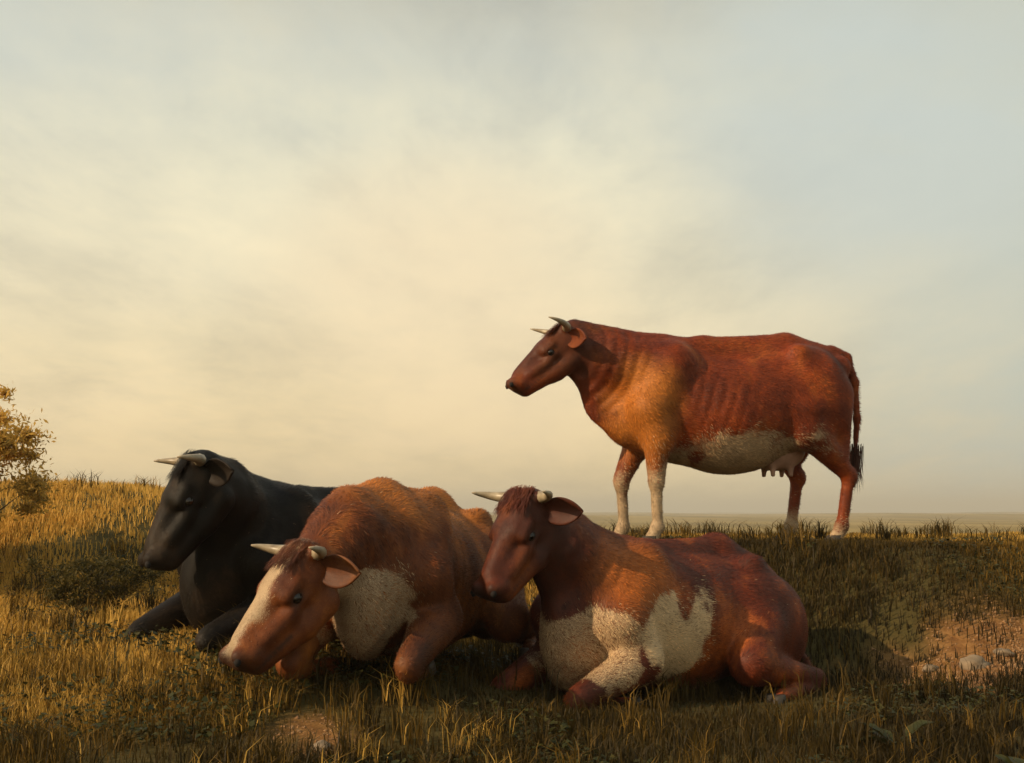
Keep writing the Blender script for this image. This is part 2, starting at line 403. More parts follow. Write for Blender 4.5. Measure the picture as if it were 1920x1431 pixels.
def head_parts(cow, M, mats, horn=(.22, .8, .25), horns=True):
    s = M.to_scale()[0]
    # ears: cupped leaves
    for sd_ in (-1, 1):
        V = []; F = []; n = 9; k = 7
        for i in range(n):
            u = i/(n-1); L = .20*u; wd = .072*math.sin(math.pi*min(1, u*.86+.10))**.8*(1 if u < .98 else .2)
            for j in range(k):
                a = (j/(k-1)-.5)*2
                V.append(M @ Vector((.030-.045*u + a*wd*.66, sd_*(.088+L*.88), .020 - .060*u - a*wd*.62)) + (M.to_3x3().normalized() @ Vector((-(1-a*a)*.020*(1-u*.5)*s, 0, -(1-a*a)*.020*(1-u*.5)*s))))
        for i in range(n-1):
            for j in range(k-1): F.append((i*k+j, i*k+j+1, (i+1)*k+j+1, (i+1)*k+j))
        e = mesh_obj('ear', V, F, mats['coat'], cow); so = e.modifiers.new('thick', 'SOLIDIFY'); so.thickness = .012*s; so.offset = 0
        su = e.modifiers.new('soft', 'SUBSURF'); su.levels = 1; su.render_levels = 1
        attr(e, 'white', [0]*len(V)); attr(e, 'dark', [.5]*len(V))
        # eye
        eM = M @ Matrix.Translation((.163, sd_*.097, .014))
        V2 = []; F2 = []; r = .0235
        for i in range(7):
            ph = math.pi*i/6
            for j in range(10): V2.append(eM @ Vector((r*math.sin(ph)*math.cos(j*.6283)*1.15, r*math.cos(ph)*sd_, r*math.sin(ph)*math.sin(j*.6283))))
        for i in range(6):
            for j in range(10): F2.append((i*10+j, i*10+(j+1) % 10, (i+1)*10+(j+1) % 10, (i+1)*10+j))
        mesh_obj('eye', V2, F2, mats['eye'], cow)
        nM = M @ Vector((.528, sd_*.040, .012))
        V3, F3 = tube([M @ Vector((.455, sd_*.058, .020)), M @ Vector((.474, sd_*.062, .014)), M @ Vector((.484, sd_*.062, .004))], [.013*s, .014*s, .005*s], 8)
        mesh_obj('nostril', V3, F3, mats['dark'], cow)
        if horns:
            L, up, fw = horn; P = []; rr = []
            for i in range(11):
                u = i/10; ang = u*1.5
                P.append(M @ Vector((-.012+L*fw*u*u*1.3, sd_*(.085+L*math.sin(ang)*.95), .066+L*up*(1-math.cos(ang))*.9))); rr.append((.027*(1-u)**.75+.003)*s)
            V4, F4 = tube(P, rr, 10); mesh_obj('horn', V4, F4, mats['horn'], cow)
    # forelock of longer hair between the horns
    n = 900; V = []; F = []
    for i in range(n):
        a = random.uniform(-1, 1); b = random.uniform(-.05, .07)
        p0 = Vector((b, a*.075, .112-abs(a)*.012)); d = Vector((random.uniform(.03, .075), a*.02+random.uniform(-.01, .01), random.uniform(-.012, .018)))
        wv = Vector((0, .0013, 0)); q = len(V)
        for pnt in (p0-wv, p0+wv, p0+d*.6+wv*.8+Vector((0, 0, .008)), p0+d*.6-wv*.8+Vector((0, 0, .008)), p0+d): V.append(M @ pnt)
        F += [(q, q+1, q+2), (q, q+2, q+3), (q+3, q+2, q+4)]
    o = mesh_obj('forelock', V, F, mats['coat'], cow); attr(o, 'white', [0]*len(V)); attr(o, 'dark', [.3]*len(V))

def hoof(cow, p, yaw, mats, pitch=0, s=1.0):
    """cloven hoof: two toes"""
    M = Matrix.Translation(p) @ Euler((0, pitch, yaw)).to_matrix().to_4x4() @ Matrix.Scale(s, 4)
    V = []; F = []
    for sd_ in (-1, 1):
        q = len(V)
        prof = [(-.045, .050), (.062, .050), ( -.035, -.0), (.040, .062)]
        rings = [(0.0, -.045, .072, .030), (.030, -.042, .058, .028), (.062, -.036, .036, .025)]
        for z, x0, x1, hw in rings:
            for k in range(8):
                a = 2*math.pi*k/8; cx = (x0+x1)/2; V.append(M @ Vector((cx+(x1-x0)/2*math.cos(a), sd_*.0275+hw*.9*math.sin(a), z)))
        for i in range(2):
            for k in range(8): F.append((q+i*8+k, q+i*8+(k+1) % 8, q+(i+1)*8+(k+1) % 8, q+(i+1)*8+k))
        F.append(tuple(q+k for k in range(8))[::-1]); F.append(tuple(q+16+k for k in range(8)))
    mesh_obj('hoof', V, F, mats['hoof'], cow)

def tail_tuft(cow, p, d, mats, n=220, L=.26):
    V = []; F = []; p = Vector(p); d = Vector(d).normalized()
    for i in range(n):
        o = Vector((random.gauss(0, .018), random.gauss(0, .018), random.uniform(-.02, .06))); e = Vector((random.gauss(0, .10), random.gauss(0, .10), random.gauss(0, .05)))
        a = p+o; l = L*random.uniform(.6, 1.1); b = a+(d+e*.6).normalized()*l*.5; c = a+(d+e).normalized()*l
        wv = Vector((random.uniform(-1, 1), random.uniform(-1, 1), 0)).normalized()*.0022; q = len(V)
        V += [a-wv, a+wv, b+wv, b-wv, c]; F += [(q, q+1, q+2), (q, q+2, q+3), (q+3, q+2, q+4)]
    o = mesh_obj('tail_switch', V, F, mats['coat'], cow); attr(o, 'white', [0]*len(V)); attr(o, 'dark', [.8]*len(V))

def cow_mats(name, c_dark, c_mid, c_lit, white=(.46, .33, .20), spec=.22, sheen=.04, sunlit_tan=(.48, .165, .025)):
    m, t, p = mat(name)
    oc = t.add('ShaderNodeTexCoord').outputs['Object']
    st = t.mapping(oc, scale=(1, 1.3, .8))
    n1 = t.noise(st, 3.2, 6, .6); n2 = t.noise(t.mapping(oc, scale=(12, 30, 30)), 9.0, 5, .7, .4); n3 = t.noise(oc, 13, 5, .6)
    c = t.ramp(n1, [(.33, c_dark), (.52, c_mid), (.70, c_lit)])
    c = t.mix(t.ramp(n3, [(.42, 0.0), (.75, .6)]), c, c_dark)
    c = t.mix(.65, c, t.ramp(n2, [(.3, (.45, .45, .45)), (.7, (1.25, 1.22, 1.15))]), 'MULTIPLY')
    c = t.mix(t.math('MULTIPLY', t.add('ShaderNodeAttribute', attribute_name='sunlit_tan').outputs['Fac'], .85), c, t.mix(.6, (*sunlit_tan, 1), t.ramp(n2, [(.3, (.5, .5, .5)), (.7, (1.2, 1.2, 1.2))]), 'MULTIPLY'))  # orange of the sunlit parts, mixed into the coat colour
    wh = t.add('ShaderNodeAttribute', attribute_name='white').outputs['Fac']
    dk = t.add('ShaderNodeAttribute', attribute_name='dark').outputs['Fac']
    wcol = t.mix(.6, (*white, 1), t.ramp(n2, [(.3, (.6, .56, .5)), (.7, (1.05, 1.05, 1.05))]), 'MULTIPLY')
    wcol = t.mix(t.ramp(t.noise(oc, 6, 6, .65), [(.5, 0.0), (.72, .55)]), wcol, (.20, .13, .07, 1))
    c = t.mix(t.ramp(t.math('ADD', wh, t.math('MULTIPLY', t.math('SUBTRACT', n2, .5), .5)), [(.42, 0.0), (.58, 1.0)]), c, wcol)
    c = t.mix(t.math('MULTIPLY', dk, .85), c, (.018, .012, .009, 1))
    hue = t.add('ShaderNodeAttribute', attribute_name='hue').outputs['Fac']
    c = t.mix(1.0, c, t.ramp(hue, [(0, (1, 1, 1)), (.01, (1, 1, 1)), (.02, (.30, .28, .26)), (.5, (1, 1, 1)), (1, (2.0, 1.9, 1.7))]), 'MULTIPLY')
    t.l.new(c, p.inputs['Base Color']); p.inputs['Roughness'].default_value = .55; p.inputs['Specular IOR Level'].default_value = spec
    p.inputs['Sheen Weight'].default_value = sheen; p.inputs['Sheen Roughness'].default_value = .4
    p.inputs['Sheen Tint'].default_value = (*[min(1, x*2) for x in c_lit], 1)
    bp = t.add('ShaderNodeBump', ins={'Strength': .22, 'Distance': .005}); t.l.new(n2, bp.inputs['Height'])
    b2_ = t.add('ShaderNodeBump', ins={'Strength': .22, 'Distance': .02}); t.l.new(t.noise(oc, 9, 4, .6), b2_.inputs['Height']); t.l.new(bp.outputs[0], b2_.inputs['Normal'])
    t.l.new(b2_.outputs[0], p.inputs['Normal'])
    return m
def simple(name, c, r, c2=None, sc_=20):
    m, t, p = mat(name); oc = t.add('ShaderNodeTexCoord').outputs['Object']
    c2 = c2 or tuple(x*.5 for x in c)
    t.l.new(t.ramp(t.noise(oc, sc_, 5), [(.3, c2), (.7, c)]), p.inputs['Base Color']); p.inputs['Roughness'].default_value = r; return m
horn_m = simple('horn', (.42, .34, .22), .4, (.20, .15, .09)); hoof_m = simple('hoof', (.06, .045, .03), .6); eye_m = simple('wet_eye', (.012, .008, .006), .08)
skin_m = simple('dark_nostril', (.010, .006, .005), .9); udder_m = simple('udder_skin', (.42, .25, .18), .6, (.30, .17, .12), 8)

def finish_body(cow, f, coat, M, white_fn, shade_fn=None, ribs=None, sunlit_fn=None):
    V, F = f.mesh()
    # gentle folds and ribs
    if ribs:
        x0, x1, zc = ribs; w_ = sstep(x0-.08, x0+.05, V[:, 0])*(1-sstep(x1-.05, x1+.08, V[:, 0]))*np.exp(-((V[:, 2]-zc)/.20)**2)
        V[:, 1] += np.sign(V[:, 1])*w_*.0042*(.35+fbm(V[:, 0]*2.3+3, V[:, 2]*2.3+V[:, 1], 2, 8)*2.2)*np.sin((V[:, 0]+.35*(V[:, 2]-zc)+fbm(V[:, 0]*2, V[:, 2]*3, 2, 6)*.06)*2*np.pi/.078)
    Mi0 = np.array(M.inverted()); H0 = V @ Mi0[:3, :3].T + Mi0[:3, 3]
    dh = np.linalg.norm(H0-np.array([.05, 0, -.03]), axis=1)
    nk = sstep(.12, .22, dh)*(1-sstep(.42, .60, dh))*(V[:, 0] > .5)*(H0[:, 0] < .12)
    V[:, 1] += np.sign(V[:, 1])*nk*.004*np.sin(dh*2*np.pi/.07+fbm(V[:, 0]*6, V[:, 2]*6, 2, 2)*5)
    nz = fbm(V[:, 0]*6+V[:, 1]*3, V[:, 2]*6+V[:, 1]*4, 3, 4)
    ctr = V.mean(0); dirn = V-ctr; dirn /= np.linalg.norm(dirn, axis=1)[:, None]
    V = V+dirn*(nz*.012)[:, None]
    o = mesh_obj('body', V, F, coat, cow)
    sm = o.modifiers.new('smooth', 'SMOOTH'); sm.factor = .5; sm.iterations = 2
    Mi = np.array(M.inverted()); H = V @ Mi[:3, :3].T + Mi[:3, 3]           # head space
    nn = fbm(V[:, 0]*5+20, V[:, 2]*5+V[:, 1]*3, 4, 17)
    attr(o, 'white', np.clip(white_fn(V, H, nn), 0, 1)); tn = np.clip(sunlit_fn(V, H, nn), 0, 1) if sunlit_fn else V[:, 0]*0; attr(o, 'sunlit_tan', tn); attr(o, 'hue', V[:, 0]*0+.5)
    near = (np.abs(H[:, 1]) < .15)*(np.abs(H[:, 2]) < .17)*(H[:, 0] < .62)*(H[:, 0] > -.1)
    dk = np.maximum(np.clip((H[:, 0]-.415)*16, 0, .9)*near, .9*near*(H[:, 0] > .27)*np.exp(-((H[:, 2]+.062+.10*(.47-H[:, 0])*.5)/.009)**2))
    dk = np.maximum(dk, .85*near*np.exp(-((((H[:, 0]-.163)/.036)**2+((H[:, 2]-.016)/.026)**2))**2)*(np.abs(H[:, 1]) > .07))
    if shade_fn is not None: dk = np.maximum(dk, shade_fn(V, H, nn))
    mud = np.clip((fbm(V[:, 0]*4+40, V[:, 2]*4+V[:, 1]*2, 4, 71)-.07)*5, 0, 1)*np.clip(1.15-(V[:, 2]-V[:, 2].min())/.75, 0, 1)*.45
    dk = np.clip(np.maximum(dk, mud), 0, 1); attr(o, 'dark', dk)
    # short coat hair laid back along the body
    A, B, Cc = V[F[:, 0]], V[F[:, 1]], V[F[:, 2]]; N = np.cross(B-A, V[F[:, 3]]-A); ar = np.linalg.norm(N, axis=1); N = N/(ar[:, None]+1e-9)
    n = 94000; pick = rng.choice(len(F), n, p=ar/ar.sum()); uu = rng.random((n, 1)); vv = rng.random((n, 1)); q = F[pick]
    P = (V[q[:, 0]]*(1-uu)+V[q[:, 1]]*uu)*(1-vv)+(V[q[:, 3]]*(1-uu)+V[q[:, 2]]*uu)*vv; Nn = N[pick]
    flow = np.tile(np.array([-.8, 0, -.45]), (n, 1))+np.stack([fbm(P[:, 0]*7, P[:, 2]*7, 2, 51), 0*P[:, 0], fbm(P[:, 0]*7+9, P[:, 2]*7, 2, 52)], 1)*2.2
    hx = np.array(M.to_3x3().normalized()); Hp = P @ Mi[:3, :3].T + Mi[:3, 3]; onh = (np.linalg.norm(Hp-np.array([.25, 0, 0]), axis=1) < .34)
    flow[onh] = hx[:, 0]*.8
    T = flow-Nn*(flow*Nn).sum(1)[:, None]; T /= np.linalg.norm(T, axis=1)[:, None]+1e-6
    L = np.where(onh, .010, np.where(P[:, 2] < V[:, 2].min()+.5, .018, .025))[:, None]*rng.uniform(.6, 1.3, (n, 1)); S = np.cross(Nn, T)*np.where(onh, .0006, .00095)[:, None]
    a0 = P-Nn*.002; m0 = P+T*L*.6+Nn*L*.16; e0 = P+T*L+Nn*L*rng.uniform(.04, .34, (n, 1))
    HV = np.stack([a0-S, a0+S, m0+S*.8, m0-S*.8, e0], 1).reshape(-1, 3); b5 = np.arange(n)[:, None]*5
    HF = np.concatenate([b5+[0, 1, 2], b5+[0, 2, 3], b5+[3, 2, 4]])
    h = mesh_obj('coat_hair', HV, HF, coat, cow); h['kind'] = 'stuff'
    attr(h, 'sunlit_tan', np.repeat(tn[q[:, 0]], 5)); attr(h, 'hue', np.repeat(np.clip(rng.normal(.5, .22, n)+fbm(P[:, 0]*9, P[:, 2]*9, 3, 77)*.9, .02, 1), 5))
    attr(h, 'white', np.repeat(np.clip(white_fn(V, H, nn)[q[:, 0]]+rng.normal(0, .16, n), 0, 1), 5)); attr(h, 'dark', np.repeat(dk[q[:, 0]], 5))
    return o

def face_w(H, n, w0=.05):
    d = np.minimum(np.minimum(w0+n*.10-np.abs(H[:, 1]), (H[:, 2]+.01)*1.2), np.minimum(H[:, 0]+.05, .47-H[:, 0]))
    return .5+9*d
def blob_w(V, c, r, n, amp=1.2):
    return .5+1.6*(1-np.sqrt((((V-np.array(c))/np.array(r))**2).sum(1))+n*amp)
VX = .0145
def standing_cow():
    cow = empty('standing_cow', (1.43, 8.6, 0), R(192), 1.04)
    cow.location.z = gz(1.5, 8.6)+.005
    tag(cow, 'red brown horned cow standing in profile on the grassy knoll, head to the left', 'cow')
    f = Field((-1.15, -.5, -.02), (1.7, .5, 1.75), VX)
    for c, r, k in (((.34, 0, .95), (.40, .27, .40), .08), ((-.06, 0, .865), (.54, .35, .40), .10), ((-.42, 0, .96), (.42, .30, .37), .10),
                    ((-.62, 0, 1.11), (.30, .235, .235), .08), ((.62, 0, .84), (.16, .14, .20), .08)):
        f.ell(c, r, k)
    f.cone((.42, 0, 1.28), (.10, 0, 1.285), .095, .10, .06); f.cone((.10, 0, 1.285), (-.50, 0, 1.31), .10, .11, .06); f.cone((-.5, 0, 1.31), (-.86, 0, 1.28), .11, .06, .06)
    # neck, throat and dewlap
    f.cone((.44, 0, 1.10), (.74, 0, 1.20), .265, .195, .08); f.cone((.74, 0, 1.20), (1.02, 0, 1.32), .190, .125, .05); f.cone((.40, 0, 1.31), (.98, 0, 1.40), .07, .075, .06)
    f.cone((.66, 0, .86), (1.04, 0, 1.17), .07, .04, .09); f.ell((.74, 0, .96), (.20, .045, .20), .08, (0, R(-35), 0))
    for s in (-1, 1):
        f.ell((-.50, .205*s, 1.27), (.075, .06, .055), .05); f.ell((-.87, .10*s, 1.20), (.06, .05, .07), .05)     # hook and pin bones
        f.cone((.36, .15*s, 1.17), (.54, .185*s, .88), .15, .115, .07)                                          # shoulder
        f.cone((.54, .185*s, .88), (.47, .18*s, .68), .12, .095, .06)
    for s, fx, hx in ((1, .0, -.02), (-1, .13, .20)):
        f.cone((.48, .18*s, .74), (.49+fx, .165*s, .43), .098, .055, .05); f.ell((.49+fx, .165*s, .40), (.052, .05, .062), .02)
        f.cone((.49+fx, .165*s, .38), (.48+fx, .16*s, .13), .038, .034, .02); f.ell((.485+fx, .16*s, .115), (.048, .045, .042), .02)
        f.cone((.49+fx, .16*s, .10), (.52+fx, .16*s, .05), .038, .044, .015)
        f.ell((-.62, .16*s, .98), (.25, .15, .33), .08, (0, R(12), 0)); f.cone((-.52, .19*s, .86), (-.50+hx*.5, .22*s, .72), .15, .10, .06)
        f.cone((-.56+hx*.3, .20*s, .75), (-.83+hx, .16*s, .47), .115, .052, .05); f.cone((-.80, .13*s, 1.0), (-.80+hx*.7, .155*s, .62), .11, .055, .06)
        f.ell((-.85+hx, .16*s, .45), (.055, .042, .07), .02)
        f.cone((-.84+hx, .16*s, .43), (-.79+hx, .155*s, .14), .040, .036, .02); f.ell((-.785+hx, .155*s, .12), (.050, .046, .044), .02)
        f.cone((-.78+hx, .155*s, .10), (-.745+hx, .155*s, .05), .038, .044, .015)
        hoof(cow, (.535+fx, .16*s, 0), 0, MR); hoof(cow, (-.73+hx, .155*s, 0), 0, MR)
    # tail
    tp = [(-.84, 0, 1.31), (-.95, 0, 1.27), (-1.0, .015, 1.10), (-1.0, .03, .85), (-.98, .04, .62)]
    for a, b, ra, rb in zip(tp[:-1], tp[1:], (.045, .036, .028, .022), (.036, .028, .022, .016)): f.cone(a, b, ra, rb, .03)
    M = head_M((1.03, 0, 1.34), 40, 0, 0, 1.0); head_field(f, M)
    def wf(V, H, n):
        belly = .5+3.5*(.20-np.sqrt(((V[:, 0]+.05)/2.2)**2+((V[:, 2]-.52)/1.05)**2)+n*.35)
        socks = .5+2.5*(np.where(V[:, 0] > 0, .44, .16)-V[:, 2]+n*.35)
        return np.maximum(belly, socks*.92)
    def tf(V, H, n): return blob_w(V, (.58, .20, .86), (.22, .5, .34), n, .8)*.9  # sunlit orange of shoulder and foreleg painted into the coat
    def df(V, H, n): return .78*np.clip((V[:, 0]-.66)*3.5, 0, 1)*np.clip((V[:, 2]-.95)*5, 0, 1)  # shade on head and neck painted into the coat
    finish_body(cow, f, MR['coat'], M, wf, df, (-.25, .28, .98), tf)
    head_parts(cow, M, MR, (.17, .9, .4))
    tail_tuft(cow, (-.98, .04, .62), (.03, 0, -1), MR)
    # udder
    g = Field((-.75, -.27, .36), (-.1, .27, .85), .016); g.ell((-.42, 0, .63), (.20, .15, .14), .05)
    for x in (-.36, -.49):
        for s in (-1, 1): g.cone((x, .07*s, .53), (x, .075*s, .455), .024, .015, .03)
    V, F = g.mesh(); mesh_obj('udder', V, F, udder_m, cow)
    return cow

def lying_cow(label, loc, yaw, mats, head_pos, hp, hy, hr=0, wf=None, s=1.0, horn=(.22, .7, .3), tilt=0, neck_mid=None, shade_fn=None, sunlit_fn=None):
    cow = empty('reclining_cow', loc, R(yaw), s); cow.rotation_euler.x = R(tilt)
    tag(cow, label, 'cow', None)
    f = Field((-1.15, -.80, -.06), (1.75, .80, 1.45), VX)
    hb = Vector(head_pos)
    for c, r, k in (((.32, 0, .46), (.42, .31, .37), .08), ((-.08, 0, .40), (.52, .375, .36), .10), ((-.45, 0, .42), (.40, .35, .33), .10),
                    ((-.60, .02, .48), (.32, .28, .26), .08), ((.66, 0, .34), (.16, .13, .24), .08)):
        f.ell(c, r, k)
    f.cone((.42, 0, .77), (.10, 0, .735), .08, .075, .06); f.cone((.10, 0, .745), (-.50, 0, .75), .075, .08, .05); f.cone((-.5, 0, .72), (-.88, .03, .58), .12, .06, .07)
    nb = Vector((.48, 0, .60)); nm = Vector(neck_mid) if neck_mid else nb.lerp(hb, .55)+Vector((0, 0, -.02))
    Mh = head_M(hb, hp, hy, hr); back = Mh @ Vector((.03, 0, -.01)); thr = Mh @ Vector((.10, 0, -.07))
    f.cone(nb, nm, .225, .165, .08); f.cone(nm, back, .165, .115, .05); f.cone((.42, 0, .78), nm+Vector((-.02, 0, .13)), .08, .07, .06); f.cone(nm+Vector((-.02, 0, .13)), Mh @ Vector((-.02, 0, .03)), .07, .06, .05)
    f.cone((.70, 0, .38), nm+Vector((.06, 0, -.15)), .08, .05, .09); f.cone(nm+Vector((.06, 0, -.15)), thr, .05, .05, .08)
    for q in (-1, 1):
        f.ell((-.48, .25*q, .69), (.085, .065, .05), .07); f.ell((-.86, .10*q+.03, .50), (.06, .05, .06), .05)
        f.cone((.30, .15*q, .70), (.54, .215*q, .46), .12, .115, .06); f.cone((.54, .22*q, .44), (.46, .25*q, .28), .115, .11, .06)
        # folded forelegs
        f.cone((.46, .27*q, .26), (.86, .25*q, .13), .105, .062, .035); f.ell((.89, .25*q, .11), (.065, .055, .06), .02)
        f.cone((.88, .25*q, .085), (.60, .20*q, .055), .043, .036, .02); f.ell((.58, .20*q, .055), (.05, .046, .044), .02); f.cone((.58, .20*q, .055), (.50, .20*q, .05), .036, .040, .015)
        # haunch and folded hind leg
        f.ell((-.50, .30*q, .36), (.33, .17, .28), .08, (0, R(-12), 0)); f.cone((-.35, .36*q, .34), (-.16, .46*q, .22), .15, .10, .07)
        f.cone((-.16, .46*q, .20), (-.66, .50*q, .10), .095, .055, .05); f.ell((-.68, .50*q, .08), (.065, .045, .06), .02)
        f.cone((-.66, .51*q, .06), (-.36, .55*q, .05), .042, .036, .02); f.ell((-.34, .55*q, .05), (.05, .045, .044), .02); f.cone((-.33, .55*q, .05), (-.26, .56*q, .045), .036, .042, .015)
        hoof(cow, (.45, .20*q, .02), math.pi, mats, -.2); hoof(cow, (-.21, .565*q, .005), 0, mats, .1)
    tp = [(-.86, .03, .60), (-.97, .05, .50), (-1.0, .12, .28), (-.96, .30, .08), (-.80, .42, .04)]
    for a, b, ra, rb in zip(tp[:-1], tp[1:], (.045, .036, .028, .022), (.036, .028, .022, .016)): f.cone(a, b, ra, rb, .03)
    head_field(f, Mh)
    finish_body(cow, f, mats['coat'], Mh, wf or (lambda V, H, n: V[:, 0]*0), shade_fn, (-.2, .25, .5), sunlit_fn)
    head_parts(cow, Mh, mats, horn)
    tail_tuft(cow, (-.80, .42, .05), (1, .25, -.05), mats)
    return cow

def mset(coat): return dict(coat=coat, horn=horn_m, hoof=hoof_m, eye=eye_m, dark=skin_m)
MR = mset(cow_mats('red_brown_coat', (.11, .018, .004), (.23, .040, .007), (.38, .095, .015)))
MK = mset(cow_mats('black_coat', (.006, .0045, .0035), (.011, .008, .005), (.050, .030, .016), spec=.14, sheen=.03))
MB = mset(cow_mats('dun_brown_coat', (.07, .018, .006), (.19, .052, .011), (.42, .145, .028)))
MC = mset(cow_mats('dark_red_coat', (.055, .011, .005), (.13, .024, .007), (.40, .10, .018), white=(.62, .44, .25), sunlit_tan=(.42, .12, .018)))

standing_cow()

def roan(w_, n): return np.clip(w_, 0, .62)
def wB(V, H, n):
    b = blob_w(V, (.66, -.02, .32), (.24, .20, .26), n, 2.2)
    return np.maximum(face_w(H, n, .060)*.9, roan(b, n)*.9)
def tB(V, H, n): return blob_w(V, (-.1, 0, .88), (.75, .5, .26), n, .8)*.9  # sunlit orange along the back painted into the coat
def dB(V, H, n): return .45*np.clip(.5+2*(.42-V[:, 2]), 0, 1)*(V[:, 1] > .1)  # shade of the lower left flank put into the coat colour
def wC(V, H, n):
    a = blob_w(V, (.24, .35, .35), (.25, .5, .26), n, 1.8)
    b = blob_w(V, (.68, .15, .32), (.14, .4, .20), n, 2.0)
    return np.maximum(a, roan(b, n)*.85)
def tC(V, H, n): return blob_w(V, (.44, .25, .66), (.24, .4, .22), n, .8)*.8  # sunlit orange on the shoulder painted into the coat
def dC(V, H, n): return .6*np.clip(1-np.linalg.norm(H-np.array([.1, 0, 0]), axis=1)*1.9+.25, 0, 1)  # shaded head, darkened in the coat colour

def px(u, d): return (u-960)/FPX*d
# black cow, head up, turned to the left
lying_cow('black horned cow lying on the left bank with its head raised and turned left', (-1.09, 6.80, gz(-1.3, 6.7)-.09), 234, MK,
          (.84, .14, .88), 60, -26, 0, s=1.04, horn=(.15, .9, .3))
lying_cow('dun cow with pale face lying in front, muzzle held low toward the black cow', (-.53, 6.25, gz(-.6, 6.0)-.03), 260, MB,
          (.92, -.15, .50), 46, -40, 0, wB, s=1.05, horn=(.14, .8, .3), neck_mid=(.70, -.07, .62), sunlit_fn=tB, shade_fn=dB)
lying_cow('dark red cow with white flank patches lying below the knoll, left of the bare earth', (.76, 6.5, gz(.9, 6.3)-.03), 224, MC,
          (.88, -.05, .98), 52, 2, 0, wC, horn=(.14, .9, .3), sunlit_fn=tC, shade_fn=dC)

# ------------------------------------------------------------------ bush and trees
leaf_m = leaf_mat('foliage', [(0, (.035, .032, .008)), (.5, (.11, .08, .016)), (1, (.60, .36, .07))], .4)
bark_m = simple('bark', (.10, .07, .045), .9, (.04, .028, .018), 12)

def foliage(name, blobs, n, size, parent, tint0=.5):
    """leaf quads spread over clumped branch ends"""
    cs = np.array([b[:3] for b in blobs]); rs = np.array([b[3] for b in blobs])
    w_ = rs**2; pick = rng.choice(len(blobs), n, p=w_/w_.sum())
    d = rng.normal(size=(n, 3)); d /= np.linalg.norm(d, axis=1)[:, None]
    r = rs[pick]*np.abs(rng.normal(0, .62, n))
    P = cs[pick]+d*r[:, None]*[1, 1, .8]
    a = rng.normal(size=(n, 3)); a /= np.linalg.norm(a, axis=1)[:, None]; b = np.cross(a, rng.normal(size=(n, 3))); b /= np.linalg.norm(b, axis=1)[:, None]
    L = size*rng.uniform(.6, 1.3, n)[:, None]; Wd = L*.32
    V = np.stack([P-a*L, P-b*Wd, P+a*L, P+b*Wd], 1).reshape(-1, 3)
    F = (np.arange(n)[:, None]*4+np.arange(4))
    o = mesh_obj(name, V, F, leaf_m, parent, smooth=False)
    bt = rng.normal(0, .16, len(blobs)); attr(o, 'tint', np.repeat(np.clip(tint0+bt[pick]+rng.normal(0, .12, n), 0, 1), 4)); return o

def tree(label, x, y, h, wd, n, leaf, cat='tree', name='tree', tint=.5, trunk=True, group=None):
    r = empty(name, (x, y, gz(x, y)-.02)); tag(r, label, cat, group)
    blobs = []; V = []; F = []
    nb = 11; stems = 1 if trunk else 5
    for s in range(stems):
        sx = random.uniform(-.2, .2)*wd*(0 if trunk else 1); sy = random.uniform(-.2, .2)*wd*(0 if trunk else 1)
        top = Vector((sx*2, sy*2, h*.62)); rad = h*(.035 if trunk else .015)
        a, b = tube([(sx, sy, 0), (sx*1.2+.02*h, sy, h*.2), (sx*1.5-.01*h, sy*1.4, h*.42), top], [rad*1.3, rad, rad*.75, rad*.3], 8)
        o = len(V); V += a; F += [tuple(i+o for i in q) for q in b]
        for i in range(nb if trunk else 5):
            th = random.uniform(0, 6.28); z0 = random.uniform(.22, .6)*h; l = random.uniform(.25, .5)*wd
            e = Vector((sx+math.cos(th)*l, sy+math.sin(th)*l, z0+random.uniform(.1, .36)*h)); st = Vector((sx*1.3, sy*1.3, z0))
            a, b = tube([st, st.lerp(e, .5)+Vector((0, 0, .03*h)), e], [rad*.5, rad*.3, rad*.1], 6)
            o = len(V); V += a; F += [tuple(i2+o for i2 in q) for q in b]
            for k in range(4):
                q = e+Vector((random.gauss(0, .10)*wd, random.gauss(0, .10)*wd, random.gauss(0, .07)*h)); blobs.append((q.x, q.y, max(q.z, h*.12), random.uniform(.07, .17)*wd))
    if not trunk:
        for i in range(150):
            th = random.uniform(0, 6.28); u = random.random()**.6; zz = random.uniform(.12, .92)
            rr_ = wd*.42*u*math.sqrt(max(.05, 1-((zz-.45)/.6)**2)); blobs.append((math.cos(th)*rr_, math.sin(th)*rr_, zz*h, random.uniform(.06, .13)*wd))
    mesh_obj('trunk', V, F, bark_m, r)
    foliage('crown', blobs, n, leaf, r, tint)
    return r
random.seed(3)
tree('golden leafed bush rising at the left edge of the picture', -3.80, 7.9, 1.30, 1.0, 80000, .021, 'bush', 'bush', .95, False)
tree('low dark shrub on the bank just left of the black cow', -2.42, 7.15, .36, .55, 14000, .012, 'shrub', 'shrub', .3, False)

